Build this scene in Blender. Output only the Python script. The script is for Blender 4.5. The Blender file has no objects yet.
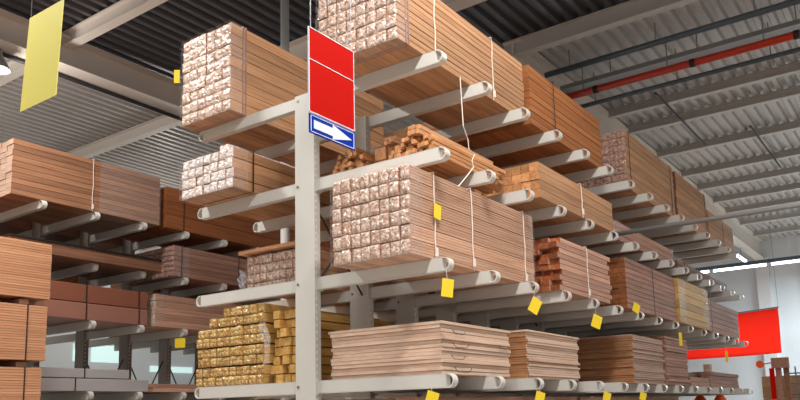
import bpy, math, random
from mathutils import Vector, Matrix
R = random.Random(7)
COL = bpy.context.scene.collection
def lin(c):
    return tuple(((v/255)/12.92 if v/255 <= .04045 else ((v/255+.055)/1.055)**2.4) for v in c)

# ------------------------------------------------------------------ materials
def newmat(name):
    m = bpy.data.materials.new(name); m.use_nodes = True
    nt = m.node_tree; b = nt.nodes['Principled BSDF']
    return m, nt, b
def plain(name, c, rough=.6, metal=0., vary=0., bump=0., scale=20., coat=0.):
    m, nt, b = newmat(name); L = nt.links; N = nt.nodes
    b.inputs['Roughness'].default_value = rough; b.inputs['Metallic'].default_value = metal
    b.inputs['Coat Weight'].default_value = coat
    tc = N.new('ShaderNodeTexCoord'); no = N.new('ShaderNodeTexNoise')
    no.inputs['Scale'].default_value = scale; no.inputs['Detail'].default_value = 4
    L.new(tc.outputs['Object'], no.inputs['Vector'])
    mx = N.new('ShaderNodeMix'); mx.data_type = 'RGBA'
    l = lin(c); mx.inputs['A'].default_value = (*[v*(1-vary) for v in l], 1)
    mx.inputs['B'].default_value = (*[min(1, v*(1+vary)) for v in l], 1)
    L.new(no.outputs['Fac'], mx.inputs['Factor']); L.new(mx.outputs['Result'], b.inputs['Base Color'])
    if bump:
        bp = N.new('ShaderNodeBump'); bp.inputs['Strength'].default_value = bump; bp.inputs['Distance'].default_value = .01
        L.new(no.outputs['Fac'], bp.inputs['Height']); L.new(bp.outputs['Normal'], b.inputs['Normal'])
    return m
def wood(name, c1, c2, stretch=(35, 1.6, 60), rnd=.22, rough=.62):
    """grain runs along local Y; brightness and hue vary a little from board to board"""
    m, nt, b = newmat(name); L = nt.links; N = nt.nodes
    tc = N.new('ShaderNodeTexCoord'); oi = N.new('ShaderNodeObjectInfo')
    ml = N.new('ShaderNodeMath'); ml.operation = 'MULTIPLY'; ml.inputs[1].default_value = 37.
    L.new(oi.outputs['Random'], ml.inputs[0])
    ad = N.new('ShaderNodeVectorMath'); ad.operation = 'ADD'
    L.new(tc.outputs['Object'], ad.inputs[0]); L.new(ml.outputs[0], ad.inputs[1])
    mp = N.new('ShaderNodeMapping'); mp.inputs['Scale'].default_value = stretch
    L.new(ad.outputs[0], mp.inputs['Vector'])
    no = N.new('ShaderNodeTexNoise'); no.inputs['Scale'].default_value = 1.; no.inputs['Detail'].default_value = 5; no.inputs['Distortion'].default_value = .6
    L.new(mp.outputs[0], no.inputs['Vector'])
    cr = N.new('ShaderNodeValToRGB'); e = cr.color_ramp.elements
    e[0].position = .3; e[0].color = (*lin(c2), 1); e[1].position = .62; e[1].color = (*lin(c1), 1)
    L.new(no.outputs['Fac'], cr.inputs['Fac'])
    hs = N.new('ShaderNodeHueSaturation')
    mr = N.new('ShaderNodeMapRange'); mr.inputs['To Min'].default_value = 1-rnd; mr.inputs['To Max'].default_value = 1+rnd*.6
    L.new(oi.outputs['Random'], mr.inputs['Value']); L.new(mr.outputs[0], hs.inputs['Value'])
    L.new(cr.outputs['Color'], hs.inputs['Color']); L.new(hs.outputs['Color'], b.inputs['Base Color'])
    b.inputs['Roughness'].default_value = rough; b.inputs['Specular IOR Level'].default_value = .3
    return m
def film_end(name, c1, c2, rough=.16, bs=.9, scale=38.):
    """crinkled clear film drawn over wood: pale blotches and a glossy broken surface"""
    m, nt, b = newmat(name); L = nt.links; N = nt.nodes
    tc = N.new('ShaderNodeTexCoord'); oi = N.new('ShaderNodeObjectInfo')
    ml = N.new('ShaderNodeMath'); ml.operation = 'MULTIPLY'; ml.inputs[1].default_value = 21.
    L.new(oi.outputs['Random'], ml.inputs[0])
    ad = N.new('ShaderNodeVectorMath'); ad.operation = 'ADD'
    L.new(tc.outputs['Object'], ad.inputs[0]); L.new(ml.outputs[0], ad.inputs[1])
    no = N.new('ShaderNodeTexNoise'); no.inputs['Scale'].default_value = scale; no.inputs['Detail'].default_value = 3; no.inputs['Distortion'].default_value = 1.2
    L.new(ad.outputs[0], no.inputs['Vector'])
    cr = N.new('ShaderNodeValToRGB'); e = cr.color_ramp.elements
    e[0].position = .38; e[0].color = (*lin(c2), 1); e[1].position = .62; e[1].color = (*lin(c1), 1)
    L.new(no.outputs['Fac'], cr.inputs['Fac']); L.new(cr.outputs['Color'], b.inputs['Base Color'])
    bp = N.new('ShaderNodeBump'); bp.inputs['Strength'].default_value = bs; bp.inputs['Distance'].default_value = .02
    L.new(no.outputs['Fac'], bp.inputs['Height']); L.new(bp.outputs['Normal'], b.inputs['Normal'])
    L.new(bp.outputs['Normal'], b.inputs['Coat Normal'])
    b.inputs['Roughness'].default_value = rough; b.inputs['Coat Weight'].default_value = .8; b.inputs['Coat Roughness'].default_value = .12
    return m
def film_clear(name, a=.2, tint=(235, 235, 238)):
    m, nt, b = newmat(name); L = nt.links; N = nt.nodes
    tr = N.new('ShaderNodeBsdfTransparent'); ms = N.new('ShaderNodeMixShader'); out = N['Material Output']
    no = N.new('ShaderNodeTexNoise'); no.inputs['Scale'].default_value = 30; no.inputs['Distortion'].default_value = 1.5
    tc = N.new('ShaderNodeTexCoord'); L.new(tc.outputs['Object'], no.inputs['Vector'])
    cr = N.new('ShaderNodeMapRange'); cr.inputs['From Min'].default_value = .35; cr.inputs['From Max'].default_value = .7
    cr.inputs['To Min'].default_value = a*.4; cr.inputs['To Max'].default_value = a*2.2
    L.new(no.outputs['Fac'], cr.inputs['Value']); L.new(cr.outputs[0], ms.inputs['Fac'])
    bp = N.new('ShaderNodeBump'); bp.inputs['Strength'].default_value = 1.; bp.inputs['Distance'].default_value = .02
    L.new(no.outputs['Fac'], bp.inputs['Height']); L.new(bp.outputs['Normal'], b.inputs['Normal'])
    b.inputs['Base Color'].default_value = (*lin(tint), 1); b.inputs['Roughness'].default_value = .15
    L.new(tr.outputs[0], ms.inputs[1]); L.new(b.outputs[0], ms.inputs[2]); L.new(ms.outputs[0], out.inputs['Surface'])
    return m
def emit(name, c, s):
    m, nt, b = newmat(name)
    b.inputs['Base Color'].default_value = (*lin(c), 1)
    b.inputs['Emission Color'].default_value = (*lin(c), 1); b.inputs['Emission Strength'].default_value = s
    return m
M = dict(
    steel=plain('painted_steel', (205, 203, 196), .38, 0, .04, 0, 6),
    steel_edge=plain('painted_steel_lip', (215, 212, 205), .3, 0, .03, 0, 9),
    hole=plain('upright_hole', (232, 232, 228), .5),
    bolt=plain('zinc_bolt', (150, 148, 142), .35, .8),
    brace=plain('dark_brace_steel', (52, 50, 50), .5, .5),
    pale=wood('pale_pine', (208, 166, 138), (184, 138, 110)),
    tan=wood('tan_pine', (192, 146, 108), (160, 114, 78)),
    pinkish=wood('pinkish_pine', (205, 160, 136), (176, 128, 104)),
    brown=wood('brown_hardwood', (140, 98, 76), (108, 74, 56)), redtan=wood('reddish_tan_pine', (164, 118, 88), (132, 90, 64)),
    dim=wood('greyish_brown_pine', (176, 132, 112), (146, 104, 86)),
    orange=wood('orange_board', (172, 110, 62), (142, 82, 42), (30, 1.2, 45)),
    rust=wood('rust_board', (150, 90, 50), (118, 64, 32), (30, 1.2, 45)),
    ply=wood('orange_plywood', (214, 160, 122), (190, 132, 94), (8, 1.0, 70), .10),
    fir=wood('light_board', (224, 194, 172), (205, 170, 146), (8, 1.5, 40), .10),
    fir3=wood('greyish_board', (192, 160, 142), (168, 134, 116), (8, 1.5, 40), .10), fir2=wood('tan_board_edge', (182, 132, 92), (158, 108, 72), (8, 1.5, 40), .12),
    stub=wood('raw_red_stub', (172, 98, 58), (104, 52, 28), (30, 30, 30), .45),
    stick=wood('raw_stick', (206, 150, 100), (176, 116, 72), (30, 3, 30), .35),
    gold=wood('gold_pine', (212, 170, 100), (184, 136, 66), (30, 3, 30), .2),
    yellowpack=wood('yellowish_pine', (205, 168, 112), (178, 138, 84)),
    box=plain('brown_carton', (140, 84, 62), .55, 0, .05, 0, 4),
    box2=plain('pinkish_carton', (160, 112, 96), .35, 0, .06, 0, 4),
    whitepack=plain('grey_white_wrap', (178, 172, 172), .35, 0, .05, 0, 5),
    darkboard=plain('black_board', (30, 26, 26), .5),
    fend=film_end('film_over_pine_end', (228, 206, 192), (184, 146, 122), .12, 1., 26),
    fendw=film_end('film_over_white_end', (255, 250, 248), (232, 208, 196), .12, 1., 24),
    fendg=film_end('film_over_gold_end', (232, 202, 140), (176, 126, 52), .14, 1., 26),
    fendb=film_end('film_over_dim_end', (196, 160, 144), (150, 106, 88)),
    film=film_clear('clear_film', .09), film2=film_clear('clear_film_thick', .2),
    cord=plain('white_cord', (228, 220, 208), .7), dstrap=plain('dark_strap', (52, 40, 36), .5),
    tstrap=plain('tan_strap', (150, 106, 84), .4),
    yellow=plain('yellow_card', (238, 206, 40), .6), pyellow=plain('pale_yellow_card', (252, 240, 124), .6),
    red=plain('red_sign_face', (186, 14, 3), .85), blue=plain('blue_sign_face', (10, 50, 160), .85),
    white=plain('white_sign_face', (226, 228, 232), .5),
    redcloth=plain('red_banner_cloth', (216, 34, 18), .9, 0, .03, .2, 3),
    redcloth2=plain('banner_hem', (226, 120, 120), .7),
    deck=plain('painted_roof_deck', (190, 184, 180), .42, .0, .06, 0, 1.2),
    deck_shade=plain('shaded_roof_deck', (92, 90, 94), .32, .3, .08, 0, 1.5),  # darker copy of the roof deck, shade put into the colour
    beam=plain('roof_beam', (226, 216, 206), .55, 0, .05, 0, 2),
    purlin=plain('roof_purlin', (196, 190, 184), .5, .0, .05, 0, 2),
    pipe=plain('grey_pipe', (92, 104, 112), .4, .2), redpipe=plain('red_pipe', (206, 56, 26), .4),
    zinc=plain('zinc_tray', (150, 152, 152), .4, .4),
    wall=plain('white_wall', (220, 226, 228), .7, 0, .02, 0, 1),
    wallp=plain('wall_pilaster', (226, 228, 228), .7), floor=plain('concrete_floor', (196, 188, 178), .4, 0, .05, 0, 1),
    tube=emit('lit_tube', (235, 245, 255), 11.), glass=emit('lit_window', (200, 228, 226), 1.),
    orangeplastic=plain('orange_plastic', (240, 84, 20), .5), mesh=plain('grey_wire', (120, 130, 136), .4, .5),
)

for k in ('red', 'blue', 'redcloth'): M[k].node_tree.nodes['Principled BSDF'].inputs['Specular IOR Level'].default_value = .08

# ------------------------------------------------------------------ mesh helpers
class MB:
    def __init__(s): s.v = []; s.f = []; s.m = []
    def box(s, x0, x1, y0, y1, z0, z1, mi=0):
        n = len(s.v)
        s.v += [(x, y, z) for z in (z0, z1) for x, y in ((x0, y0), (x1, y0), (x1, y1), (x0, y1))]
        s.f += [tuple(n+i for i in q) for q in ((3, 2, 1, 0), (4, 5, 6, 7), (0, 1, 5, 4), (1, 2, 6, 5), (2, 3, 7, 6), (3, 0, 4, 7))]
        s.m += [mi]*6
    def prism(s, prof, a0, a1, axis='Y', mi=0):
        """prof: 2D points counter-clockwise; axis Y: prof=(x,z); axis X: prof=(y,z); axis Z: prof=(x,y)"""
        n = len(s.v); k = len(prof)
        def P(p, a):
            return {'Y': (p[0], a, p[1]), 'X': (a, p[0], p[1]), 'Z': (p[0], p[1], a)}[axis]
        s.v += [P(p, a0) for p in prof] + [P(p, a1) for p in prof]
        flip = axis == 'Y'
        a = tuple(range(n, n+k)); b = tuple(range(n+2*k-1, n+k-1, -1))
        s.f += [a if flip else a[::-1], b if flip else b[::-1]]; s.m += [mi]*2
        for i in range(k):
            j = (i+1) % k; q = (n+i, n+j, n+k+j, n+k+i)
            s.f.append(q[::-1] if flip else q); s.m.append(mi)
    def cham(s, x0, x1, y0, y1, z0, z1, c=.003, mi=0, cap=None):
        s.prism([(x0+c, z0), (x1-c, z0), (x1, z0+c), (x1, z1-c), (x1-c, z1), (x0+c, z1), (x0, z1-c), (x0, z0+c)], y0, y1, 'Y', mi)
        if cap is not None: s.m[-10] = s.m[-9] = cap
    def tube(s, pts, r, n=8, mi=0):
        pts = [Vector(p) for p in pts]; base = len(s.v)
        for i, p in enumerate(pts):
            t = (pts[min(i+1, len(pts)-1)]-pts[max(i-1, 0)]).normalized()
            a = t.cross(Vector((0, 0, 1)) if abs(t.z) < .9 else Vector((1, 0, 0))).normalized(); b = t.cross(a)
            for k in range(n):
                w = 2*math.pi*k/n; q = p+(a*math.cos(w)+b*math.sin(w))*r; s.v.append(tuple(q))
        for i in range(len(pts)-1):
            for k in range(n):
                a0 = base+i*n+k; a1 = base+i*n+(k+1) % n
                s.f.append((a0, a0+n, a1+n, a1)); s.m.append(mi)
        s.f.append(tuple(range(base, base+n))); s.f.append(tuple(range(base+len(pts)*n-1, base+(len(pts)-1)*n-1, -1))); s.m += [mi]*2
    def grid(s, fn, nu, nv, mi=0):
        n = len(s.v)
        s.v += [tuple(fn(i/nu, j/nv)) for j in range(nv+1) for i in range(nu+1)]
        for j in range(nv):
            for i in range(nu):
                a = n+j*(nu+1)+i; s.f.append((a, a+1, a+nu+2, a+nu+1)); s.m.append(mi)
    def mesh(s, name, mats, smooth=False):
        me = bpy.data.meshes.new(name); me.from_pydata(s.v, [], s.f)
        for m in (mats if isinstance(mats, (list, tuple)) else [mats]): me.materials.append(m)
        me.polygons.foreach_set('material_index', s.m)
        if smooth: me.polygons.foreach_set('use_smooth', [True]*len(s.f))
        me.update(); return me
def link(name, me, parent=None, loc=(0, 0, 0), rz=0., kind=None, label=None):
    o = bpy.data.objects.new(name, me); COL.objects.link(o); o.location = loc; o.rotation_euler.z = rz
    if parent: o.parent = parent
    if kind: o['kind'] = kind
    if label: o['label'] = label
    return o
def tag(o, label, cat, group=None):
    o['label'] = label; o['category'] = cat
    if group: o['group'] = group
    return o
def thing(name, label, cat, loc=(0, 0, 0), group=None, rz=0.):
    o = link(name, None, None, loc, rz); o.empty_display_size = .1
    return tag(o, label, cat, group)
def struct(name, mb, m, smooth=False):
    return link(name, mb.mesh(name, m, smooth), kind='structure')

LEV = dict(a=4.025, b=3.3274, c=2.5645, d=1.795)
HA = .047
TOP = {k: v+HA+.001 for k, v in LEV.items()}
LEVL = dict(a=3.955, b=3.345, c=2.675, d=1.868)
TOPL = {k: v+HA+.001 for k, v in LEVL.items()}
S = .65

# ------------------------------------------------------------------ cantilever racks
def arm_meshes(length):
    """arm grows along +X from x=0; rounded tip is a separate bent lip"""
    h = HA; x1 = length-h
    a = MB()
    a.box(0, x1-.012, -.028, -.024, -h+.004, h-.004)            # web facing the aisle end
    a.box(0, x1, -.028, .028, h-.005, h); a.box(0, x1, -.028, .028, -h, -h+.005)
    a.box(0, x1-.012, .024, .028, -h+.004, h-.004)
    a.box(0, .012, -.034, .034, -h-.008, h-.001)                 # root plate
    e = MB(); n = 10; ro, ri = h, h-.007
    for y0, y1 in ((-.030, .030),):
        pr = []
        for i in range(n+1):
            w = -math.pi/2+math.pi*i/n; pr.append((math.cos(w), math.sin(w)))
        for i in range(n):
            (c0, s0), (c1, s1) = pr[i], pr[i+1]
            e.prism([(x1+ri*c0, ri*s0), (x1+ro*c0, ro*s0), (x1+ro*c1, ro*s1), (x1+ri*c1, ri*s1)], y0, y1, 'Y')
    e.box(x1-.014, x1-.009, -.02, .02, -h+.006, h-.006)
    return a, e
def mirror(mb):
    q = MB(); q.v = [(-x, y, z) for x, y, z in mb.v]; q.f = [f[::-1] for f in mb.f]; q.m = mb.m[:]; return q
ARM_R = .11; ARM_L = -.07
aR, eR = arm_meshes(1.281-ARM_R); aL0, eL0 = arm_meshes(1.252+ARM_L); aL, eL = mirror(aL0), mirror(eL0)
A_R, E_R = aR.mesh('arm', M['steel']), eR.mesh('end_stop', M['steel_edge'])
A_L, E_L = aL.mesh('arm', M['steel']), eL.mesh('end_stop', M['steel_edge'])
def column_mesh(top):
    c = MB(); c.box(-.07, .11, -.05, .018, 0, top)
    c.box(-.078, .118, -.055, -.046, 0, top)                    # front flange
    z = .2
    while z < top-.04:
        for y in (-.028,):
            c.prism([(y+.008*math.cos(i*math.pi/4), z+.012*math.sin(i*math.pi/4)) for i in range(8)], .1101, .1108, 'X', 1)
        z += .05
    return c
rack = thing('cantilever_rack', 'tall pale grey double-sided steel cantilever rack with the arrow sign in front, full of timber', 'rack', (0, 0, 0))
colm = column_mesh(4.072).mesh('column', [M['steel'], M['hole']])
bm_ = MB(); bm_.prism([(.011*math.cos(i*math.pi/3), .011*math.sin(i*math.pi/3)) for i in range(6)], -.008, 0, 'Y'); BOLT = bm_.mesh('bolt', M['bolt'])
# base beams
for k in range(15):
    y = k*S
    c = link('column', colm, rack, (0, y, 0))
    if k < 3:
        for l in 'abcd':
            link('bolt', BOLT, c, (-.05, -.055, LEV[l]+.005))
for k in range(15):
    for l in 'abcd':
        a = link('arm', A_R, rack, (ARM_R, k*S, LEV[l])); link('end_stop', E_R, a)
for k in range(10):
    for l in 'abcd':
        a = link('arm', A_L, rack, (ARM_L, k*S, LEV[l])); link('end_stop', E_L, a)
b = MB()
for k in range(15):
    for sx in (1, -1):
        x0, x1 = (ARM_R, 1.24) if sx > 0 else (-1.24, ARM_L)
        b.box(x0, x1, k*S-.028, k*S+.028, .95, 1.04)
link('lower_arm', b.mesh('lower_arm', M['steel']), rack, kind='stuff')
def bar(p, q, r=.009):
    m = MB(); m.tube([p, q], r, 6); return m
for (k, za, zb) in ((0, 2.55, 3.2), (5, 2.55, 3.2), (9, 3.3, 3.9)):
    for z0, z1 in ((za, zb), (zb, za)):
        link('cross_brace', bar((.05, k*S+.02, z0), (.05, (k+1)*S-.052, z1), .008).mesh('cross_brace', M['brace']), rack)

lrack = thing('cantilever_rack', 'left cantilever rack across the aisle behind the hanging pale yellow card', 'rack', (-5.26, 0, 0))
aQ, eQ = arm_meshes(1.15); A_Q, E_Q = aQ.mesh('arm', M['steel']), eQ.mesh('end_stop', M['steel_edge'])
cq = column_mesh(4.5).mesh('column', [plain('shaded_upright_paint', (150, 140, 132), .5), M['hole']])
for k in range(9):
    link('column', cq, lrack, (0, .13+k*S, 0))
    for l in 'abcd':
        a = link('arm', A_Q, lrack, (.11, .13+k*S, LEVL[l])); link('end_stop', E_Q, a)
b = MB()
for k in range(9):
    for z in list(LEVL.values())+[1.0]:
        b.box(-1.2, -.07, .13+k*S-.028, .13+k*S+.028, z-HA, z+HA)
    b.box(.11, 1.2, .13+k*S-.028, .13+k*S+.028, .95, 1.04)
link('rear_arm', b.mesh('rear_arm', M['steel']), lrack, kind='stuff')
for k in (2, 3, 4):
    for z0, z1 in ((1.3, 2.4), (2.4, 1.3)):
        link('cross_brace', bar((.02, .15+k*S, z0), (.02, .13+(k+1)*S-.055, z1), .009).mesh('cross_brace', M['brace']), lrack)

# ------------------------------------------------------------------ timber
def plank_mesh(name, w, h, L, mats, gap=.0025, slats=1, pillow=False, both=False):
    mb = MB(); n = slats
    for i in range(n):
        z0 = h*i/n; z1 = h*(i+1)/n
        g = (gap+.002 if n > 1 else gap if h > .03 else .0009) if i == n-1 else .0008
        mb.cham(-w/2+gap/2, w/2-gap/2, 0, L, z0+.0008, z1-g, min(.0022, (z1-z0)*.15), 0, 1 if len(mats) > 1 else None)
    if pillow:
        rr = random.Random(int(w*1e4+h*1e5+L*100))
        a = [[rr.uniform(-.006, .004) for _ in range(7)] for _ in range(7)]
        def fn(u, v):
            e = (1-(2*u-1)**6)*(1-(2*v-1)**6)
            i, j = round(u*6), round(v*6)
            return (-w/2+.003+u*(w-.006), -.002-(.011+a[i][j])*e, .003+v*(h-.007))
        mb.grid(fn, 6, 6, 1)
    return mb.mesh(name, mats, False)
def strap_loop(parent, name, y, X0, X1, Z0, Z1, m, w=.012, t=.003, e=.004):
    s = MB(); X0 -= e; X1 += e; Z0 -= e*.2; Z1 += e
    s.box(X1, X1+t, y-w/2, y+w/2, Z0, Z1+t); s.box(X0-t, X0, y-w/2, y+w/2, Z0, Z1+t)
    s.box(X0, X1, y-w/2, y+w/2, Z1, Z1+t)
    s.box(X0, X1, y-w/2, y+w/2, Z0-.0005, Z0+.0005)
    return link(name, s.mesh(name, m), parent)
def bundle(label, X0, X1, Y0, Y1, Z0, Z1, nx, nz, mat, end=None, cat='timber bundle', group=None, jit=.006, slats=1,
           pillow=False, straps=(), cords=(), strapmat='dstrap', filmlen=0, filmend=0, name='timber_bundle', part='plank', side='R', skip=None, rowjit=0.):
    W = (X1-X0)/nx; H = (Z1-Z0)/nz; L = Y1-Y0
    cx = (X0+X1)/2
    t = thing(name, label, cat, (cx, Y0, Z0), group)
    mats = [M[mat], M[end or mat]]
    me = plank_mesh(part, W, H, L, mats, slats=slats, pillow=pillow)
    for j in range(nz):
        rj = R.uniform(-rowjit, rowjit)
        for i in range(nx):
            if skip and skip(i, j): continue
            link(part, me, t, (X0-cx+(i+.5)*W+R.uniform(-.0008, .0008)+rj, R.uniform(-jit, jit), j*H))
    x0, x1, h = X0-cx-rowjit, X1-cx+rowjit, Z1-Z0
    for y in straps: strap_loop(t, 'strap', y, x0, x1, 0, h, M[strapmat])
    for y in cords:
        s = MB(); xs = x1+.008
        pts = [(xs+.002*math.sin(q*2.1), y+.004*math.sin(q*1.3+y*9), -.006+(h+.012)*q/8) for q in range(9)]
        s.tube(pts+[(x0-.004, y, h+.006), (x0-.004, y, -.004)], .0042, 6)
        c = link('cord', s.mesh('cord', M['cord']), t)
        k = MB(); k.prism([(y-.012, .02), (y+.012, .02), (y+.009, .075), (y-.007, .08)], xs+.001, xs+.014, 'X')
        link('cord_end', k.mesh('cord_end', M['cord']), c)
    def shell(name, ya, yb, mt):
        s = MB(); e = .007; xa, xb, za, zb = x0-e, x1+e, -.003, h+e
        ring = [(xa, za), (xb, za), (xb, zb), (xa, zb), (xa, za)]
        rr = random.Random(5)
        for q in range(4):
            (ax, az), (bx, bz) = ring[q], ring[q+1]
            off = [[rr.uniform(-.004, .004) for _ in range(20)] for _ in range(6)]
            def fn(u, v, ax=ax, az=az, bx=bx, bz=bz, off=off):
                o = off[int(v*5)][int(u*18)] if 0 < u < 1 else 0
                nx_ = (bz-az); nz_ = -(bx-ax); l = math.hypot(nx_, nz_)
                return (ax+(bx-ax)*u+nx_/l*o, ya+(yb-ya)*v, az+(bz-az)*u+nz_/l*abs(o)*(0 if q == 0 else 1))
            s.grid(fn, 18, 4)
        link(name, s.mesh(name, mt), t)
    if filmlen: shell('plastic_film', -.02, filmlen, M['film'])
    if filmend: shell('plastic_film', L-filmend, L+.01, M['film'])
    return t

# --- right-hand side, top arms (a)
bundle('film-ended timber bundle at top centre behind the red sign, cut by the picture edge', .42, 1.12, -.335, 1.56, TOP['a'], TOP['a']+0.530, 8, 6, 'tan', 'fend',
       pillow=True, straps=(.10, .13), strapmat='tstrap', cords=(.46, 1.32), filmlen=.13, part='board_pack', slats=2)
bundle('orange-brown plank bundle on the top arms right of the tall pale bundle', .3, 1.14, 1.64, 3.34, TOP['a'], TOP['a']+0.550, 6, 9, 'orange', straps=(.5,), rowjit=.004)
bundle('timber bundle with reddish film-wrapped ends on the top arms, after the orange-brown bundle', .35, 1.12, 4.17, 6.05, TOP['a'], TOP['a']+0.700, 8, 8, 'tan', 'fendb', pillow=True, straps=(.12, 1.75), filmend=.1, part='board_pack')
bundle('brown timber bundle on the top arms, second from their far end', .35, 1.12, 6.17, 7.75, TOP['a'], TOP['a']+0.700, 7, 8, 'tan', 'rust', straps=(1.5,), jit=.02)
bundle('farthest timber bundle on the top arms, ending near the lit tube', .35, 1.12, 7.85, 9.5, TOP['a'], TOP['a']+0.500, 7, 6, 'tan', straps=(.9,))
# --- level b
def loose(label, X0, X1, Y0, Y1, Z0, rows, mat, group, size=.036, name='timber_stick', far=None):
    k = 0
    me = {}
    for j, (xa, xb) in enumerate(rows):
        n = max(1, int((xb-xa)/size))
        for i in range(n):
            L = (Y1-Y0)+R.choice((0, -.15, -.3, .0))
            key = round(L, 2)
            if key not in me:
                m = MB(); m.cham(-size/2+.001, size/2-.001, 0, L, .001, size-.001, .004); me[key] = m.mesh(name, M[mat])
            o = link(name, me[key], None, (xa+(i+.5)*(xb-xa)/n, Y0+R.uniform(-.01, .07), Z0+j*size), 0)
            tag(o, label, 'timber stick', group)
zb_ = TOP['b']
loose('square raw timber stick in the loose heap above the big striped bundle', .74, 1.13, .04, 1.15, zb_,
      [(.74, 1.13), (.75, 1.13), (.76, 1.13), (.79, 1.13), (.84, 1.1)], 'stick', 'loose sticks above the big striped bundle', .032)
loose('raw timber stick in the loose heap just right of the blue arrow sign', .16, .5, .06, 1.2, zb_,
      [(.16, .50), (.17, .50), (.18, .50), (.2, .50), (.26, .48), (.3, .44)], 'stick', 'loose sticks beside the arrow sign', .034)
bundle('thin raw stick bundle perched highest on the loose heap beside the arm tip', .93, 1.03, .03, 1.1, zb_+.163, zb_+.235, 3, 2, 'tan', 'stick', part='stick', jit=.02)
bundle('smooth brown plank bundle carried between the two loose heaps', .52, .725, .2, 1.45, zb_, zb_+.2, 2, 2, 'tan', 'stick', jit=.02)
bundle('small raw stick bundle lying on the smooth brown planks between the heaps', .62, .72, .16, 1.0, zb_+.203, zb_+.26, 3, 2, 'tan', 'stick', part='stick', jit=.02)
bundle('long tan plank bundle with yellowish cut ends on the second arms', .45, 1.22, 1.57, 3.32, TOP['b'], TOP['b']+0.318, 9, 4, 'tan', 'stick', cords=(.9,), rowjit=.003)
bundle('low plastic-covered timber bundle on the second arms by the grey tube', .45, 1.14, 3.6, 5.7, TOP['b'], TOP['b']+0.208, 8, 3, 'dim', 'fend', pillow=True, filmlen=.25, filmend=.15)
bundle('low brown timber bundle toward the far end of the second arms', .45, 1.14, 5.9, 8.6, TOP['b'], TOP['b']+0.118, 8, 2, 'brown', straps=(.3, 1.6))
# --- level c
big = bundle('big striped bundle of film-ended board packs with a yellow tag on its side', .479, 1.14, -.268, 1.55, TOP['c'], TOP['c']+0.603, 8, 6, 'pale', 'fend',
       pillow=True, slats=5, cords=(.285, .79, 1.64), filmlen=.13, filmend=.1, part='board_pack', jit=.008)
bundle('bundle of ragged reddish stub-ended battens right of the big striped bundle', .35, 1.222, 1.89, 3.1, TOP['c'], TOP['c']+0.478, 10, 10, 'pinkish', 'stub', jit=.05, cords=(.62,), part='batten')
bundle('dull brown board bundle with stacked square ends, right of the stub-ended battens', .45, 1.24, 3.53, 5.3, TOP['c'], TOP['c']+0.547, 9, 10, 'dim', 'rust', straps=(.9,), part='board')
bundle('yellowish film-wrapped board bundle left of the red banner', .45, 1.26, 5.38, 6.8, TOP['c'], TOP['c']+0.558, 7, 6, 'yellowpack', 'gold', filmlen=.3, filmend=.3, straps=(1.55,), part='board')
bundle('farthest plastic-wrapped bundle on the third arms, in front of the red banner', .45, 1.22, 6.95, 8.8, TOP['c'], TOP['c']+0.458, 7, 6, 'dim', filmend=.3, part='board')
# --- level d : loose sheets, each a thing
def sheets(label, X0, X1, Y0, Y1, Z0, Z1, n, mat, group, end=None, name='board_sheet', cat='board sheet', top=None, jx=.012, jy=.006):
    t = (Z1-Z0)/n; me = MB(); w = X1-X0; L = Y1-Y0
    me.cham(-w/2, w/2, 0, L, .0006, t-.0016, .002, 0, 1); me = me.mesh(name, [M[mat], M[end or mat]])
    for i in range(n):
        x = (X0+X1)/2+R.uniform(-jx, jx); y = Y0+R.uniform(-jy, jy)
        if i == n-1 and top:
            m2 = MB(); m2.cham(-w/2-.03, w/2+.004, -.015, L+.01, .0006, t*.8, .002)
            o = link(name, m2.mesh(name, M[mat]), None, (x, y, Z0+i*t)); tag(o, top, cat)
        else:
            o = link(name, me, None, (x, y, Z0+i*t), R.uniform(-.003, .003)); tag(o, label, cat, group)
sheets('pale board in the front stack on the bottom arms, right of the near column', .21, 1.165, .02, .98, TOP['d'], TOP['d']+0.358, 14, 'fir', 'pale boards of the front bottom stack', top='topmost pale board of the front bottom stack, jutting slightly to the left', jy=.010)
sheets('board in the second stack on the bottom arms, with tan ends and pale sides', .30, 1.15, 1.32, 2.36, TOP['d'], TOP['d']+0.393, 20, 'fir', 'boards of the second bottom stack', 'fir2', top='topmost board of the second stack on the bottom arms', jy=.008)
sheets('board in the third stack on the bottom arms, with its wide brown end showing', .25, 1.18, 3.77, 4.82, TOP['d'], TOP['d']+0.523, 24, 'fir3', 'boards of the third bottom stack', 'fir2', top='topmost board of the third, brown-ended stack on the bottom arms', jy=.014)
sheets('board in the fourth stack on the bottom arms, just before the white gap', .3, 1.2, 4.88, 5.78, TOP['d'], TOP['d']+0.578, 16, 'dim', 'boards of the fourth bottom stack', top='topmost overhanging board of the fourth bottom stack', jy=.014)
bundle('low pinkish plank bundle at the far end of the bottom arms', .4, 1.14, 7.1, 8.85, TOP['d'], TOP['d']+0.223, 6, 4, 'dim', part='plank', rowjit=.01, jit=.04)
bundle('low pinkish plank bundle beside the fourth bottom stack, under dark offcuts', .4, 1.14, 6.05, 7.0, TOP['d'], TOP['d']+0.123, 6, 2, 'dim', part='plank', jit=.04)
for (x, y, l, rz, z, lab) in ((1.02, 6.25, .8, .12, 1.972, 'dark brown offcut plank lying foremost on the low pinkish bundle'), (.72, 6.2, .75, -.06, 1.972, 'dark brown offcut plank lying behind the other dark offcut')):
    m = MB(); m.cham(-.05, .05, 0, l, 0, .06, .004); tag(link('offcut_plank', m.mesh('offcut_plank', M['brown']), None, (x, y, z), rz), lab, 'plank')
m = MB(); m.box(-.05, .05, -.04, .04, 0, .11); tag(link('wood_block', m.mesh('wood_block', M['fir']), None, (1.05, 7.35, 2.068)), 'small pale wood block standing on the far low plank bundle', 'wood block')
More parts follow.
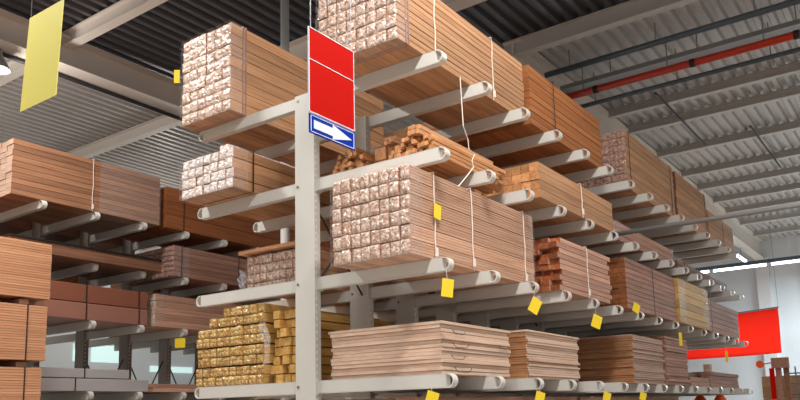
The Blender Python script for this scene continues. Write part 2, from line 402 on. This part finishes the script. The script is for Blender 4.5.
# curled dark strap remnants on the side of the front bottom stack
for q, (y, z, r, lab) in enumerate(((.22, 2.14, .055, 'topmost dark curled strap loop on the side of the pale front board stack'), (.24, 2.055, .07, 'second dark curled strap loop on the side of the pale front board stack'),
                     (.2, 1.97, .06, 'third dark curled strap loop on the side of the pale front board stack'), (.26, 1.89, .075, 'lowest dark curled strap loop on the side of the pale front board stack'),
                     (.86, 2.07, .05, 'dark curled strap loop near the far edge of the pale front board stack'))):
    s = MB(); s.tube([(1.184+.003*math.sin(i), y+r*1.5*math.cos(math.pi+math.pi*i/9), z-r*.45*math.sin(math.pi*i/9)+.004*math.sin(i*1.7)) for i in range(10)], .0024, 5)
    tag(link('strap_loop', s.mesh('strap_loop', M['dstrap'])), lab, 'strap')
# --- level e (just under the picture): stock standing at eye height
bundle('dark timber stock under the bottom arms, foremost and just below the near boards', .2, 1.1, .0, 2.4, 1.041, 1.70, 6, 6, 'brown')
bundle('dark timber stock under the bottom arms, below the third board stack', .2, 1.05, 2.6, 5.6, 1.041, 1.70, 6, 6, 'brown')

# --- left side of the main rack
def bearer(x0, x1, y, z, h, label):
    m = MB(); m.cham(x0, x1, y, y+.05, z, z+h, .003); return tag(link('bearer', m.mesh('bearer', M['tan'])), label, 'timber bearer')
bundle('tall film-ended timber bundle at upper left, tied with doubled strap, on the topmost left arms', -1.27, -.655, -.2, 1.9, TOP['a'], TOP['a']+0.765, 6, 8, 'tan', 'fend', pillow=True,
       straps=(.13, .16), strapmat='tstrap', filmlen=.16, part='board_pack')
bundle('bright white-wrapped timber bundle under the tall upper left bundle', -1.13, -.515, -.29, 1.9, TOP['b'], TOP['b']+0.325, 7, 4, 'tan', 'fendw', pillow=True, straps=(.2,), filmlen=.14, part='board_pack', rowjit=.008)
m = MB(); m.cham(-.87, -.77, -.12, .8, 3.715, 3.83, .004); tag(link('film_wrapped_batten', m.mesh('film_wrapped_batten', [M['fendw']])), 'short white-filmed batten standing on the bright white-wrapped bundle', 'batten')
bundle('small film-ended pine bundle left of the near column, under an orange board', -.83, -.16, .16, 1.9, TOP['c'], TOP['c']+0.308, 9, 4, 'pale', 'fend', pillow=True, filmlen=.05, part='board_pack', skip=lambda i, j: i == 0 and j < 3 and False)
m = MB(); m.cham(-.88, -.20, .10, .8, 2.934, 2.964, .004); tag(link('flat_board', m.mesh('flat_board', M['ply'])), 'flat orange board lying on the small film-ended bundle', 'board')
# gold film packs, ten across, stepped at the top left
gw, gh = .0790, .0765
gme = plank_mesh('timber_pack', gw, gh, 1.5, [M['gold'], M['fendg']], pillow=True, gap=.004)
for j in range(8):
    i0 = {6: 2, 7: 4}.get(j, 0)
    for i in range(i0, 10):
        z = TOP['d']+j*gh+(j//2)*.009
        o = link('timber_pack', gme, None, (-1.262+(i+.5)*gw+R.uniform(-.003, .003)+(j//2)*.002, .0+R.uniform(-.012, .012), z+.001))
        top = (j == 7) or (i < i0+2 and j == 6)
        if j == 7: tag(o, 'gold film-wrapped timber pack in the topmost row of the gold pile', 'timber pack', 'gold packs, topmost row')
        elif i == i0: tag(o, 'gold film-wrapped timber pack at the left edge of the gold pile', 'timber pack', 'gold packs, left edge')
        else: tag(o, 'gold film-wrapped timber pack inside the gold pile on the lowest left arm', 'timber pack', 'gold packs, inside the pile')
sme = plank_mesh('timber_stick', .07, .068, 1.3, [M['gold'], M['gold']], gap=.004)
for j in range(8):
    for i in range(4 if j < 5 else 3):
        o = link('timber_stick', sme, None, (-.43+(i+.5)*.0735+(.05 if j >= 5 else 0)+R.uniform(-.004, .004), .03+R.uniform(-.02, .05), TOP['d']+.001+j*.071))
        tag(o, 'unwrapped yellow pine stick between the gold pile and the near column', 'timber stick', 'yellow sticks beside the near column')
# torn clear film hanging in front of them
s = MB(); s.grid(lambda u, v: (-.45+.07*u+.05*v*math.sin(v*5), -.03+.015*math.sin(u*9+v*7), TOP['d']+.15+.33*v), 8, 16)
tag(link('torn_film', s.mesh('torn_film', M['film2'], True)), 'torn clear plastic film hanging between gold packs and yellow sticks', 'plastic film')
s = MB(); s.grid(lambda u, v: (-.90+.085*u-.0*v, .13+.02*math.sin(u*8+v*9), TOP['c']+.004+(.21-.05*u)*v), 8, 12)
tag(link('torn_film', s.mesh('torn_film', M['film2'], True)), 'crumpled clear plastic film hanging left of the small pine bundle', 'plastic film')
# deeper stock on the left arms, seen between the columns
for (lv, y0, y1, z1, mt, lab) in (('d', 2.2, 4.6, 2.3, 'brown', 'brown plank bundle on the lowest arms behind the gold pile'), ('c', 2.1, 4.4, 2.9, 'rust', 'rust-brown plank bundle behind the small film-ended bundle'),
                              ('c', 4.6, 6.4, 2.9, 'brown', 'brown plank bundle deep behind the big striped bundle'), ('b', 2.1, 5.2, 3.6, 'brown', 'brown plank bundle behind the bright white-wrapped bundle'),
                              ('a', 2.1, 5.2, 4.5, 'tan', 'tan plank bundle behind the tall upper left bundle'), ('d', 4.8, 6.4, 2.2, 'dim', 'dull plank bundle seen deep between the bottom columns')):
    bundle(lab, -1.2, -.16, y0, y1, TOP[lv], TOP[lv]+z1-dict(a=4.0, b=3.282, c=2.5225, d=1.777)[lv], 6, 5, mt)
bundle('small orange plank bundle seen deep between the near columns', .2, .62, 2.5, 3.5, TOP['d'], TOP['d']+0.473, 4, 4, 'orange')

# ------------------------------------------------------------------ left rack stock
XL = -4.04
bundle('long striped plank bundle on the top arms of the left rack, white cord round it', XL-1.0, XL, -.23, 1.66, TOPL['a'], TOPL['a']+0.617, 8, 10, 'redtan', 'fir', cords=(.95,), filmend=.85, part='board', rowjit=.002)
bundle('dark orange plank bundle with black strap on the top arms of the left rack', XL-1.0, XL, 1.76, 4.6, TOPL['a'], TOPL['a']+0.537, 8, 3, 'rust', straps=(.28,))
bundle('rust-brown bundle on the top arms of the left rack, farthest along', XL-1.0, XL, 4.8, 6.0, TOPL['a'], TOPL['a']+0.517, 6, 3, 'rust')
m = MB(); m.cham(-.5, .5, 0, 1.9, 0, .13, .004); o = tag(link('board_stack', m.mesh('board_stack', M['brown']), None, (-4.45, -.26, TOPL['b'])), 'long flat brown board package jutting over the orange plywood stacks', 'board package')
m = MB(); m.box(-.505, .515, -.01, 1.9, .131, .15); tag(link('cover_sheet', m.mesh('cover_sheet', M['darkboard']), None, (-4.45, -.26, TOPL['b'])), 'thin black sheet lying on the long flat brown package', 'board sheet')
bundle('plastic-wrapped board bundle on the second arms of the left rack', XL-1.0, XL, 1.90, 4.3, TOPL['b'], TOPL['b']+0.397, 5, 6, 'dim', 'fendb', straps=(.12, 1.1), filmlen=.25, pillow=True, part='board')
def carton(name, label, X0, X1, Y0, Y1, Z0, Z1, m_, straps=()):
    t = thing(name, label, 'carton', ((X0+X1)/2, Y0, Z0)); w = (X1-X0)/2
    m = MB(); m.cham(-w, w, 0, Y1-Y0, 0, Z1-Z0, .006); link('carton_body', m.mesh('carton_body', M[m_]), t)
    for y in straps: strap_loop(t, 'strap', y, -w, w, 0, Z1-Z0, M['dstrap'], .014)
    return t
carton('carton', 'lower pinkish carton on the third arms of the left rack', XL-1.0, XL, .2, 1.52, TOPL['c'], TOPL['c']+.19, 'box2', (.5, 1.2))
carton('carton', 'upper red-brown carton stacked on the pinkish carton', XL-1.0, XL-.01, .2, 1.52, TOPL['c']+.200, TOPL['c']+.405, 'box', (.5, 1.2))
bundle('pale plank bundle beside the brown cartons on the left rack', XL-1.0, XL, 1.64, 3.6, TOPL['c'], TOPL['c']+0.407, 4, 5, 'pinkish', 'fend', filmlen=.12, part='board')
carton('wrapped_panel_pack', 'long grey-white wrapped panel pack on the bottom arms of the left rack', XL-1.0, XL, .1, 1.56, TOPL['d'], TOPL['d']+.14, 'whitepack', (.5,))
carton('wrapped_panel_pack', 'second grey-white panel pack lying on top of the long one', XL-1.0, XL-.02, .1, 1.3, TOPL['d']+.150, TOPL['d']+.255, 'whitepack', (.62,))
bundle('thin brown plank layer beside the grey-white panel pack', XL-1.0, XL, 1.64, 3.8, TOPL['d'], TOPL['d']+.1, 6, 2, 'pinkish')
for (lv, y0, y1, z, mt, lab) in (('a', -.4, 2.2, .6, 'dim', 'plank bundle on the hidden side of the left rack, top arms'), ('b', .2, 1.7, .3, 'rust', 'rust plank bundle on the hidden side of the left rack, second arms'),
                             ('b', 2.6, 5.2, .4, 'tan', 'plank bundle on the hidden side of the left rack, farther second arms'), ('c', 2.6, 5.2, .35, 'brown', 'brown bundle on the hidden side of the left rack, farther third arms')):
    bundle(lab, -6.45, -5.4, y0, y1, TOPL[lv], TOPL[lv]+z, 5, 4, mt)
bundle('dark timber stock under the bottom arms of the left rack', XL-1.0, XL, .1, 5.2, 1.041, 1.62, 5, 4, 'brown')
# orange plywood stacks at the end of the left rack
n = 0
for (z1, z0, dy, nm) in ((3.345, 2.79, .04, 'topmost'), (2.715, 2.18, .02, 'second from top'), (2.108, 1.55, -.01, 'third from top'), (1.478, .92, -.02, 'fourth from top'), (.848, .1, -.02, 'lowest, on the floor')):
    bundle('strapped orange plywood pack at left edge, %s of its pile' % nm, -4.5, -3.32, -2.6, -.19+dy, z0, z1, 1, 22, 'ply', straps=((2.4-.17-(0.0 if n else 3),) if n else ()), name='plywood_pack', part='plywood_sheet', cat='plywood pack', jit=.004)
    for y, w in ((-2.4, 'near'), (-1.4, 'middle'), (-.45, 'far')):
        m = MB(); m.cham(-.58, .58, 0, .09, 0, .050, .004)
        tag(link('bearer', m.mesh('bearer', M['brown']), None, (-3.91, y, z0-.071 if z0 > .2 else .001)), 'timber bearer under the %s orange plywood pack' % nm, 'timber bearer', 'bearers under the %s plywood pack' % nm)
    n += 1

# ------------------------------------------------------------------ signs and tags
t = thing('hanging_sign', 'red hanging sign on a wire, in front of the near column above the arrow', 'sign', (1.5, -1.63, 3.046))
m = MB(); m.box(-.003, .003, 0, .344, .003, .438); link('sign_panel', m.mesh('sign_panel', M['red']), t)
m = MB()
for z0, z1 in ((0, .004), (.436, .440), (.271, .2745)): m.box(-.0045, .0045, -.002, .346, z0, z1)
for y0, y1 in ((-.003, .001), (.343, .347)): m.box(-.0045, .0045, y0, y1, 0, .44)
link('sign_border', m.mesh('sign_border', M['white']), t)
m = MB(); m.tube([(0, .015, .435), (0, .012, 3.95)], .0022, 6); m.tube([(0, .33, .435), (0, .335, 3.95)], .0015, 6); link('hanging_wire', m.mesh('hanging_wire', M['zinc']), t)
t = thing('arrow_sign', 'blue sign with white arrow pointing right, hanging below the red sign', 'sign', (1.5, -1.63, 2.942))
m = MB(); m.box(-.003, .003, 0, .347, 0, .097); link('sign_panel', m.mesh('sign_panel', M['blue']), t)
m = MB()
for z0, z1 in ((.006, .009), (.088, .091)): m.box(.003, .0045, .008, .339, z0, z1)
for y0, y1 in ((.008, .012), (.335, .339)): m.box(.003, .0045, y0, y1, .006, .091)
link('white_outline', m.mesh('white_outline', M['white']), t)
m = MB(); m.prism([(.03, .027), (.17, .027), (.17, .010), (.32, .048), (.17, .087), (.17, .069), (.03, .069)], .003, .005, 'X'); link('arrow', m.mesh('arrow', M['white']), t, label='white right-pointing arrow')
t = thing('hanging_card', 'large blank pale yellow card hanging from the ceiling at upper left', 'sign', (-1.465, -1.5, 3.846))
s = MB(); s.prism([(0, 0), (.477, .002), (.522, .708), (.070, .713)], -.002, .002, 'Y'); link('card', s.mesh('card', M['pyellow']), t)
m = MB(); m.tube([(.085, 0, .70), (.085, 0, 3.15)], .0022, 6); m.tube([(.51, 0, .70), (.51, 0, 3.15)], .0018, 6); link('hanging_wire', m.mesh('hanging_wire', M['zinc']), t)
def ytag(x, y, z, w, h, rz, tilt, label, cord=.03):
    t = thing('price_tag', label, 'tag', (x, y, z))
    m = MB(); m.box(-w/2, w/2, -.0015, .0015, -h/2, h/2)
    o = link('card', m.mesh('card', M['yellow']), t); o.rotation_euler = (0, tilt, rz)
    if cord:
        m = MB(); m.tube([(0, 0, h*.45), (-.005, 0, h*.5+cord)], .0015, 5); link('tag_string', m.mesh('tag_string', M['cord']), t)
ytag(1.162, .03, 2.944, .085, .105, 1.57, .12, 'yellow tag stuck on the side of the big striped bundle', 0)
ytag(1.29, -.08, 2.39, .08, .12, .9, .12, 'yellow tag hanging under the nearest third-level arm tip', .06)
ytag(1.31, 1.17, 2.395, .09, .12, 1.0, .5, 'tilted yellow tag hanging below the far end of the big striped bundle', .06)
ytag(1.31, 2.45, 2.375, .1, .12, 1.0, .35, 'yellow tag hanging under the stub-ended battens', .06)
ytag(1.285, 3.66, 2.62, .1, .1, 1.2, .4, 'yellow tag fixed in front of the dull brown board bundle', 0)
ytag(1.29, 5.2, 2.39, .06, .16, 1.2, 0, 'narrow yellow tag hanging above the fourth bottom stack', .05)
ytag(1.29, 7.5, 2.28, .06, .16, 1.2, 0, 'small yellow tag hanging at the red banner, under the far third arms', .15)
for x, y, z, lab in ((1.29, -.3, 1.68, 'yellow tag at the picture bottom under the front board stack'), (1.29, 1.22, 1.69, 'yellow tag at the picture bottom under the second board stack'), (1.29, 2.64, 1.695, 'yellow tag at the picture bottom, between second and third board stacks'), (1.29, 3.66, 1.70, 'yellow tag at the picture bottom under the brown-ended third stack')):
    ytag(x, y, z, .08, .08, 1.0, .3, lab, .03)
ytag(-3.95, 1.95, 2.525, .15, .12, .3, 0, 'yellow tag hanging on the left rack above the panel packs', .05)
ytag(-1.285, -.25, 4.52, .05, .12, .6, 0, 'yellow tag at the left edge of the tall upper left bundle', 0)
# loose white cord hanging over the heap
s = MB(); s.tube([(1.18, .37, 4.03), (1.18, .39, 3.66), (1.18, .42, 3.62), (1.18, .452, 3.57), (1.185, .45, 3.50), (1.18, .54, 3.485), (1.185, .49, 3.42), (1.19, .50, 3.37), (1.2, .36, 3.255), (1.19, .27, 3.17)], .004, 6)
tag(link('loose_cord', s.mesh('loose_cord', M['cord'])), 'loose kinked white cord hanging over the heap of raw sticks', 'cord')
# grey tube lying across from the second arms
s = MB(); s.tube([(1.1, 3.52, 3.405), (5.5, 3.52, 3.42)], .024, 10)
tag(link('steel_tube', s.mesh('steel_tube', M['zinc'], True)), 'long grey steel tube reaching right from the second arms across the aisle', 'tube')

# ------------------------------------------------------------------ building
H = 7.0
s = MB(); s.box(-16, 12, -14, 24.5, -.1, 0); struct('floor', s, M['floor'])
s = MB(); s.box(-16, 12, 23.3, 23.6, 0, H+.3); struct('wall_far', s, M['wall'])
s = MB(); s.box(-14.3, -14, -10, 24, 0, H+.3); struct('wall_left', s, M['wall'])
def deck(name, y0, y1, z, m_, xa_=-14., xb_=9.5):
    s = MB(); p = .19; x = xa_
    while x < xb_:
        for (xa, za, xb, zb) in ((x, 0, x+.07, 0), (x+.07, 0, x+.095, .06), (x+.095, .06, x+.165, .06), (x+.165, .06, x+.19, 0)):
            n_ = len(s.v); s.v += [(xa, y0, z+za), (xa, y1, z+za), (xb, y1, z+zb), (xb, y0, z+zb)]; s.f.append((n_, n_+1, n_+2, n_+3)); s.m.append(0)
        x += p
    s.box(xa_, xb_, y0, y1, z+.10, z+.14)
    struct(name, s, m_)
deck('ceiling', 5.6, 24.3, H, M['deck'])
s0 = bpy.data.objects['ceiling']
deck('ceiling_near', -4.5, 5.6, H, M['deck_shade'], -5.85)  # near bay takes the darkened deck colour in place of real shade
deck('ceiling_left', -4.5, 5.6, H, M['deck'], -14., -6.2)
def ibeam(name, axis, c, a0, a1, z, h=.4, w=.2, m_='beam'):
    s = MB()
    def bx(u0, u1, z0, z1):
        if axis == 'X': s.box(a0, a1, c+u0, c+u1, z0, z1)
        else: s.box(c+u0, c+u1, a0, a1, z0, z1)
    bx(-w/2, w/2, z-h, z-h+.02); bx(-w/2, w/2, z-.02, z); bx(-.015, .015, z-h+.02, z-.02)
    return link(name, s.mesh(name, M[m_]), kind='structure')
ibeam('trim_1', 'X', 5.45, -1.0, 9.5, H-.01, .24, .14, 'purlin')
ibeam('trim_2', 'Y', -5.75, -4.5, 23.2, H-.12, .42, .34)
ibeam('trim_3', 'Y', -.85, 5.4, 23.2, H-.02, .62, .3)
n = 4
for y, h in ((8.95, .15), (10.0, .15), (11.8, .15), (13.6, .15), (15.0, .15), (16.5, .15), (17.9, .15), (19.7, .15), (21.6, .15)):
    ibeam('trim_%d' % n, 'X', y, -.7, 9.5, H-.005, h, .12, 'purlin'); n += 1
for y in (1.3, 4.07, 7.2, 10.3):
    ibeam('trim_%d' % n, 'X', y, -14, -6.1 if y > 2 else -.8, H-.01, .22, .14, 'beam'); n += 1
ibeam('trim_%d' % n, 'X', 3.25, -5.6, 3, H-.2, .34, .22, 'beam'); n += 1
ibeam('trim_%d' % n, 'X', 8.6, -14, -6.2, H-.05, .8, .3, 'beam'); n += 1
def tube_thing(name, pts, r, m_, label, cat):
    s = MB(); s.tube(pts, r, 12); return tag(link(name, s.mesh(name, M[m_], True)), label, cat)
tube_thing('conduit', [(-5.89, -4, 6.425), (-5.89, 23, 6.425)], .03, 'brace', 'thin dark conduit running under the left roof beam', 'conduit')
tube_thing('drain_pipe', [(-2.37, 2.2, 0.001), (-2.37, 2.2, 6.99)], .055, 'wallp', 'pale vertical round post rising behind the tall upper left bundle', 'post')
s = MB(); s.tube([(-.95, 5.62, 6.92), (9.5, 5.62, 6.95)], .03, 8); s.v = s.v
tag(link('conduit', s.mesh('conduit', M['beam'])), 'pale slim conduit just below the first roof beam on the right', 'conduit')
def hangers(t, x0, x1, y, z, zt):
    x = x0
    while x < x1:
        m = MB(); m.tube([(0, 0, 0), (0, 0, zt-z)], .009, 6); link('hanger', m.mesh('hanger', M['zinc']), t, (x, y, z)); x += 1.3
def xpipe(name, y, z, r, m_, label, couplers=()):
    t = thing(name, label, 'pipe', (0, 0, 0))
    m = MB(); m.tube([(-.7, y, z), (9.5, y, z)], r, 14); link('pipe_run', m.mesh('pipe_run', M[m_], True), t)
    for x in couplers:
        m = MB(); m.tube([(x-.035, y, z), (x+.035, y, z)], r+.008, 14); link('coupling', m.mesh('coupling', M['brace'], True), t)
    hangers(t, -.3, 6, y, z+r, 6.99)
xpipe('grey_pipe', 6.2, 6.69, .045, 'pipe', 'blue-grey pipe above the red pipe under the roof')
xpipe('red_pipe', 6.7, 6.468, .055, 'redpipe', 'red sprinkler pipe with dark couplings crossing under the roof', (-.1, 1.35, 2.7))
xpipe('grey_pipe', 7.2, 6.465, .035, 'pipe', 'thin blue-grey pipe below the red pipe')
t = thing('cable_tray', 'grey cable tray running just above the red pipe', 'cable tray', (0, 0, 0))
m = MB(); m.box(-.7, 9.5, 6.75, 6.95, 6.63, 6.64); m.box(-.7, 9.5, 6.74, 6.75, 6.63, 6.70); m.box(-.7, 9.5, 6.95, 6.96, 6.63, 6.70); link('tray', m.mesh('tray', M['zinc']), t)
hangers(t, .1, 6, 6.85, 6.70, 6.99)
for x, y, lab in ((.35, 9.9, 'thin roof tie rod above the nearer purlins'), (1.3, 12.6, 'thin roof tie rod above the farther purlins')):
    m = MB(); m.tube([(x, y-1.6, 6.825), (x, y+1.6, 6.825)], .02, 6); tag(link('tie_rod', m.mesh('tie_rod', M['brace'])), lab, 'rod')
# far wall details
s = MB(); s.box(-1.0, -.6, 23.1, 23.3, 0, 6.4); link('trim_40', s.mesh('trim_40', M['wallp']), kind='structure')
s = MB()
for z in (1.9, 3.9): s.box(.3, 9, 23.2, 23.3, z, z+.12)
for x in (.3, 3.5, 6.7): s.box(x, x+.12, 23.2, 23.3, 0, 7)
link('trim_41', s.mesh('trim_41', M['wallp']), kind='structure')
# lit tube rows
def lightrow(y, z, x0, x1, n, label):
    t = thing('light_track', label, 'light fixture', (0, y, z))
    m = MB(); m.box(x0-.3, x1+.4, -.05, .05, .0, .09); link('rail', m.mesh('rail', M['pipe']), t)
    w = (x1-x0)/n
    for i in range(n):
        m = MB(); m.tube([(x0+i*w+.06, 0, -.035), (x0+(i+1)*w-.06, 0, -.035)], .030, 8); link('tube_lamp', m.mesh('tube_lamp', M['tube'], True), t)
    for x in (x0, (x0+x1)/2, x1):
        m = MB(); m.tube([(x, 0, .09), (x, 0, 1.93)], .01, 6); link('hanger', m.mesh('hanger', M['zinc']), t)
lightrow(16.25, 5.04, -2.2, 6.0, 6, 'long rail of lit white tube lamps at right, above the red banner')
t = thing('tube_light', 'short lit tube lamp running away from the viewer just above the long rail', 'light fixture', (-.93, 20.03, 6.0))
m = MB(); m.tube([(0, 0, 0), (0, 1.3, 0)], .028, 8); link('tube_lamp', m.mesh('tube_lamp', M['tube'], True), t)
m = MB(); m.box(-.06, .06, -.1, 1.4, .045, .1); m.tube([(0, .6, .1), (0, .6, .98)], .01, 6); link('housing', m.mesh('housing', M['zinc']), t)
t = thing('bell_lamp', 'round lit high-bay lamp at the left picture edge', 'lamp', (-5.75, .38, 6.12))
m = MB(); pr = [(.0, .02), (.10, .02), (.12, .0), (.13, .0), (.05, .16), (0, .16)]
def lathe(mb, prof, n=20):
    b0 = len(mb.v)
    for k in range(n):
        w = 2*math.pi*k/n; mb.v += [(r*math.cos(w), r*math.sin(w), z) for r, z in prof]
    q = len(prof)
    for k in range(n):
        for i in range(q-1):
            a = b0+k*q+i; b_ = b0+((k+1) % n)*q+i; mb.f.append((a, b_, b_+1, a+1)); mb.m.append(0)
lathe(m, [(.15, 0), (.16, 0), (.06, .2), (.03, .3), (.001, .3)]); link('reflector', m.mesh('reflector', M['zinc'], True), t)
m = MB(); lathe(m, [(.001, -.03), (.09, 0), (.1, .05), (.001, .12)]); link('bulb', m.mesh('bulb', M['tube'], True), t)
m = MB(); m.tube([(0, 0, .3), (0, 0, .85)], .01, 6); link('hanger', m.mesh('hanger', M['zinc']), t)
# wall windows on the left
n = 1
for (y0, y1, z0, z1) in ((7.1, 7.95, 3.06, 3.5), (8.9, 10.35, 2.86, 3.02), (6.6, 6.9, 3.06, 3.5)):
    s = MB(); s.box(-13.99, -13.97, y0, y1, z0, z1); link('window_%d' % n, s.mesh('pane', M['glass']), kind='structure'); n += 1
# red banner
s = MB()
A, B, C_, D = Vector((-4.2, 20, 4.08)), Vector((.05, 20, 4.325)), Vector((.04, 20, 3.02)), Vector((-4.2, 20, 3.0))
s.grid(lambda u, v: tuple((A.lerp(B, u)).lerp(D.lerp(C_, u), v)+Vector((0, .05*math.sin(u*14+v*3)*v, -.03*math.sin(u*math.pi)*v))), 40, 10)
t = thing('red_banner', 'large red cloth banner hanging before the far white wall', 'banner', (0, 0, 0))
o = link('banner_cloth', s.mesh('banner_cloth', M['redcloth'], True), t); sm = o.modifiers.new('thick', 'SOLIDIFY'); sm.thickness = .01
m = MB(); m.tube([tuple(A+Vector((0, 0, .02))), tuple(B+Vector((.02, 0, .02)))], .025, 8); link('banner_pole', m.mesh('banner_pole', M['pipe']), t)
m = MB(); m.tube([tuple(B), (B.x, 20, 6.99)], .008, 6); m.tube([(-2.8, 20, 4.16), (-2.8, 20, 6.99)], .008, 6); link('hanging_wire', m.mesh('hanging_wire', M['zinc']), t)

# ------------------------------------------------------------------ cluster at the lower right
def upright_board(x0, x1, y, z0, z1, m_, label, th=.04, name='upright_board'):
    s = MB(); s.box(x0, x1, y, y+th, z0, z1); return tag(link(name, s.mesh(name, M[m_])), label, 'board')
YC = 8.0
upright_board(1.83, 1.90, YC, 0, 2.2, 'dim', 'tall brown upright board left in the cluster at lower right', .06)
upright_board(1.93, 2.0, YC+.02, 0, 2.18, 'brown', 'tall reddish upright board right in the cluster at lower right', .06)
s = MB(); s.box(1.79, 2.02, YC-.062, YC-.001, 2.10, 2.25); tag(link('crosswise_board', s.mesh('crosswise_board', M['dim'])), 'short board laid crosswise across the tops of the upright boards', 'board')
s = MB(); s.box(1.76, 1.825, YC-.08, YC-.06, 1.66, 2.10); tag(link('red_sign', s.mesh('red_sign', M['red'])), 'narrow red vertical sign on the left of the upright boards', 'sign')
t = thing('round_red_paddle', 'round red disc on a thin rod left of the upright boards', 'sign', (1.63, YC, 2.17))
s = MB(); s.prism([(.055*math.cos(i*math.pi/12), .055*math.sin(i*math.pi/12)) for i in range(24)], -.01, .01, 'Y'); link('disc', s.mesh('disc', M['orangeplastic']), t)
s = MB(); s.tube([(.05, 0, .0), (.20, 0, .02)], .008, 6); link('rod', s.mesh('rod', M['brace']), t)
t = thing('wire_grid_rack', 'grey wire grid panel at the right picture edge, behind the upright boards', 'wire rack', (2.15, 9.5, 0))
s = MB()
for i in range(9): s.tube([(-.38+i*.1, 0, 0), (-.38+i*.1, 0, 2.18)], .012, 5)
for j in range(12): s.tube([(-.38, 0, .2+j*.17), (.42, 0, .2+j*.17)], .012, 5)
link('grid', s.mesh('grid', M['mesh']), t)
s = MB(); s.box(-.45, -.40, -.03, .03, 0, 2.15); s.box(.42, .47, -.03, .03, 0, 2.15); link('frame', s.mesh('frame', M['mesh']), t)
bundle('low brown timber stack at lower right beyond the rack end', .9, 1.9, 12, 14, .01, 2.12, 5, 10, 'tan')
for x, lab in ((1.13-.38, 'left of the two orange round items at bottom right under the far arms'), (1.42-.38, 'right of the two orange round items at bottom right under the far arms')):
    s = MB(); lathe(s, [(.001, .16), (.05, .15), (.085, .10), (.09, .02), (.09, 0), (.001, 0)], 16)
    tag(link('orange_helmet', s.mesh('orange_helmet', M['orangeplastic'], True), None, (x, 7.98, 1.583)), lab, 'helmet')
bundle('yellowish timber stock under the far end of the bottom arms', .3, 1.2, 6.2, 9.5, 1.041, 1.575, 6, 6, 'yellowpack')

# ------------------------------------------------------------------ lights
def area(name, loc, sx, sy, e, c=(1, .965, .93), rot=(0, 0, 0)):
    l = bpy.data.lights.new(name, 'AREA'); l.shape = 'RECTANGLE'; l.size = sx; l.size_y = sy; l.energy = e; l.color = c
    o = bpy.data.objects.new(name, l); COL.objects.link(o); o.location = loc; o.rotation_euler = rot; return o
def fixture(x, y, e, label, z=6.2):
    t = thing('ceiling_light', label, 'light fixture', (x, y, z))
    s = MB(); s.box(-.2, .2, -.8, .8, .0, .08); link('housing', s.mesh('housing', M['zinc']), t)
    l = area('lamp', (0, 0, -.02), .36, 1.5, e); l.parent = t
fixture(2.9, -4.5, 200, 'ceiling light over the right aisle, behind the viewer')
fixture(2.7, -1.3, 330, 'ceiling light over the right aisle, above the near rack end')
fixture(3.2, 1.6, 110, 'ceiling light over the right aisle, farther along')
fixture(-2.5, -1.6, 300, 'ceiling light over the left aisle')
fixture(5.5, 6.0, 110, 'ceiling light far right, outside the picture')
for x, e in ((-1, 430), (3, 430)):
    area('tube_glow', (x, 17.1, 4.85), 3.5, .3, e, (.82, .93, 1))
area('tube_glow', (3, 21, 5.8), 4, .3, 480, (.8, .92, 1))
l = bpy.data.lights.new('camera_flash', 'POINT'); l.energy = 95; l.shadow_soft_size = .06; l.color = (1, .98, .96)
o = bpy.data.objects.new('camera_flash', l); COL.objects.link(o); o.location = (3.80, -4.25, 1.9)
def bulb(name, loc, e, rad=.12):
    l = bpy.data.lights.new(name, 'POINT'); l.energy = e; l.shadow_soft_size = rad; l.color = (1, .96, .9)
    o = bpy.data.objects.new(name, l); COL.objects.link(o); o.location = loc
bulb('bell_lamp_light', (-5.75, .38, 5.9), 90)
bulb('left_ceiling_fill', (-9.0, 0.0, 5.4), 110, .25)  # unseen fill light added to brighten the left ceiling, has no fixture
bulb('left_ceiling_fill', (-11.0, 7.0, 5.0), 160, .25)  # second added fill, deeper along the left roof
w = bpy.data.worlds.new('world'); bpy.context.scene.world = w; w.use_nodes = True
w.node_tree.nodes['Background'].inputs['Color'].default_value = (1, .97, .94, 1); w.node_tree.nodes['Background'].inputs['Strength'].default_value = .48

# ------------------------------------------------------------------ camera
f, pit, roll, yaw = 763.85, .1505138, -.023913, -.6184707
fw = Vector((math.sin(yaw)*math.cos(pit), math.cos(yaw)*math.cos(pit), math.sin(pit)))
r0 = Vector((math.cos(yaw), -math.sin(yaw), 0)); u0 = r0.cross(fw)
r = r0*math.cos(roll)+u0*math.sin(roll); u = -r0*math.sin(roll)+u0*math.cos(roll)
cd = bpy.data.cameras.new('camera'); cam = bpy.data.objects.new('camera', cd); COL.objects.link(cam)
mt = Matrix(((r.x, u.x, -fw.x, 3.8766), (r.y, u.y, -fw.y, -4.2491), (r.z, u.z, -fw.z, 1.6), (0, 0, 0, 1)))
cam.matrix_world = mt; cd.sensor_width = 36; cd.lens = f*36/800; cd.clip_start = .05; cd.shift_y = 96.2165/800
sc = bpy.context.scene; sc.camera = cam
sc.view_settings.view_transform = 'Standard'; sc.view_settings.look = 'None'; sc.view_settings.gamma = 1; sc.view_settings.exposure = -.42
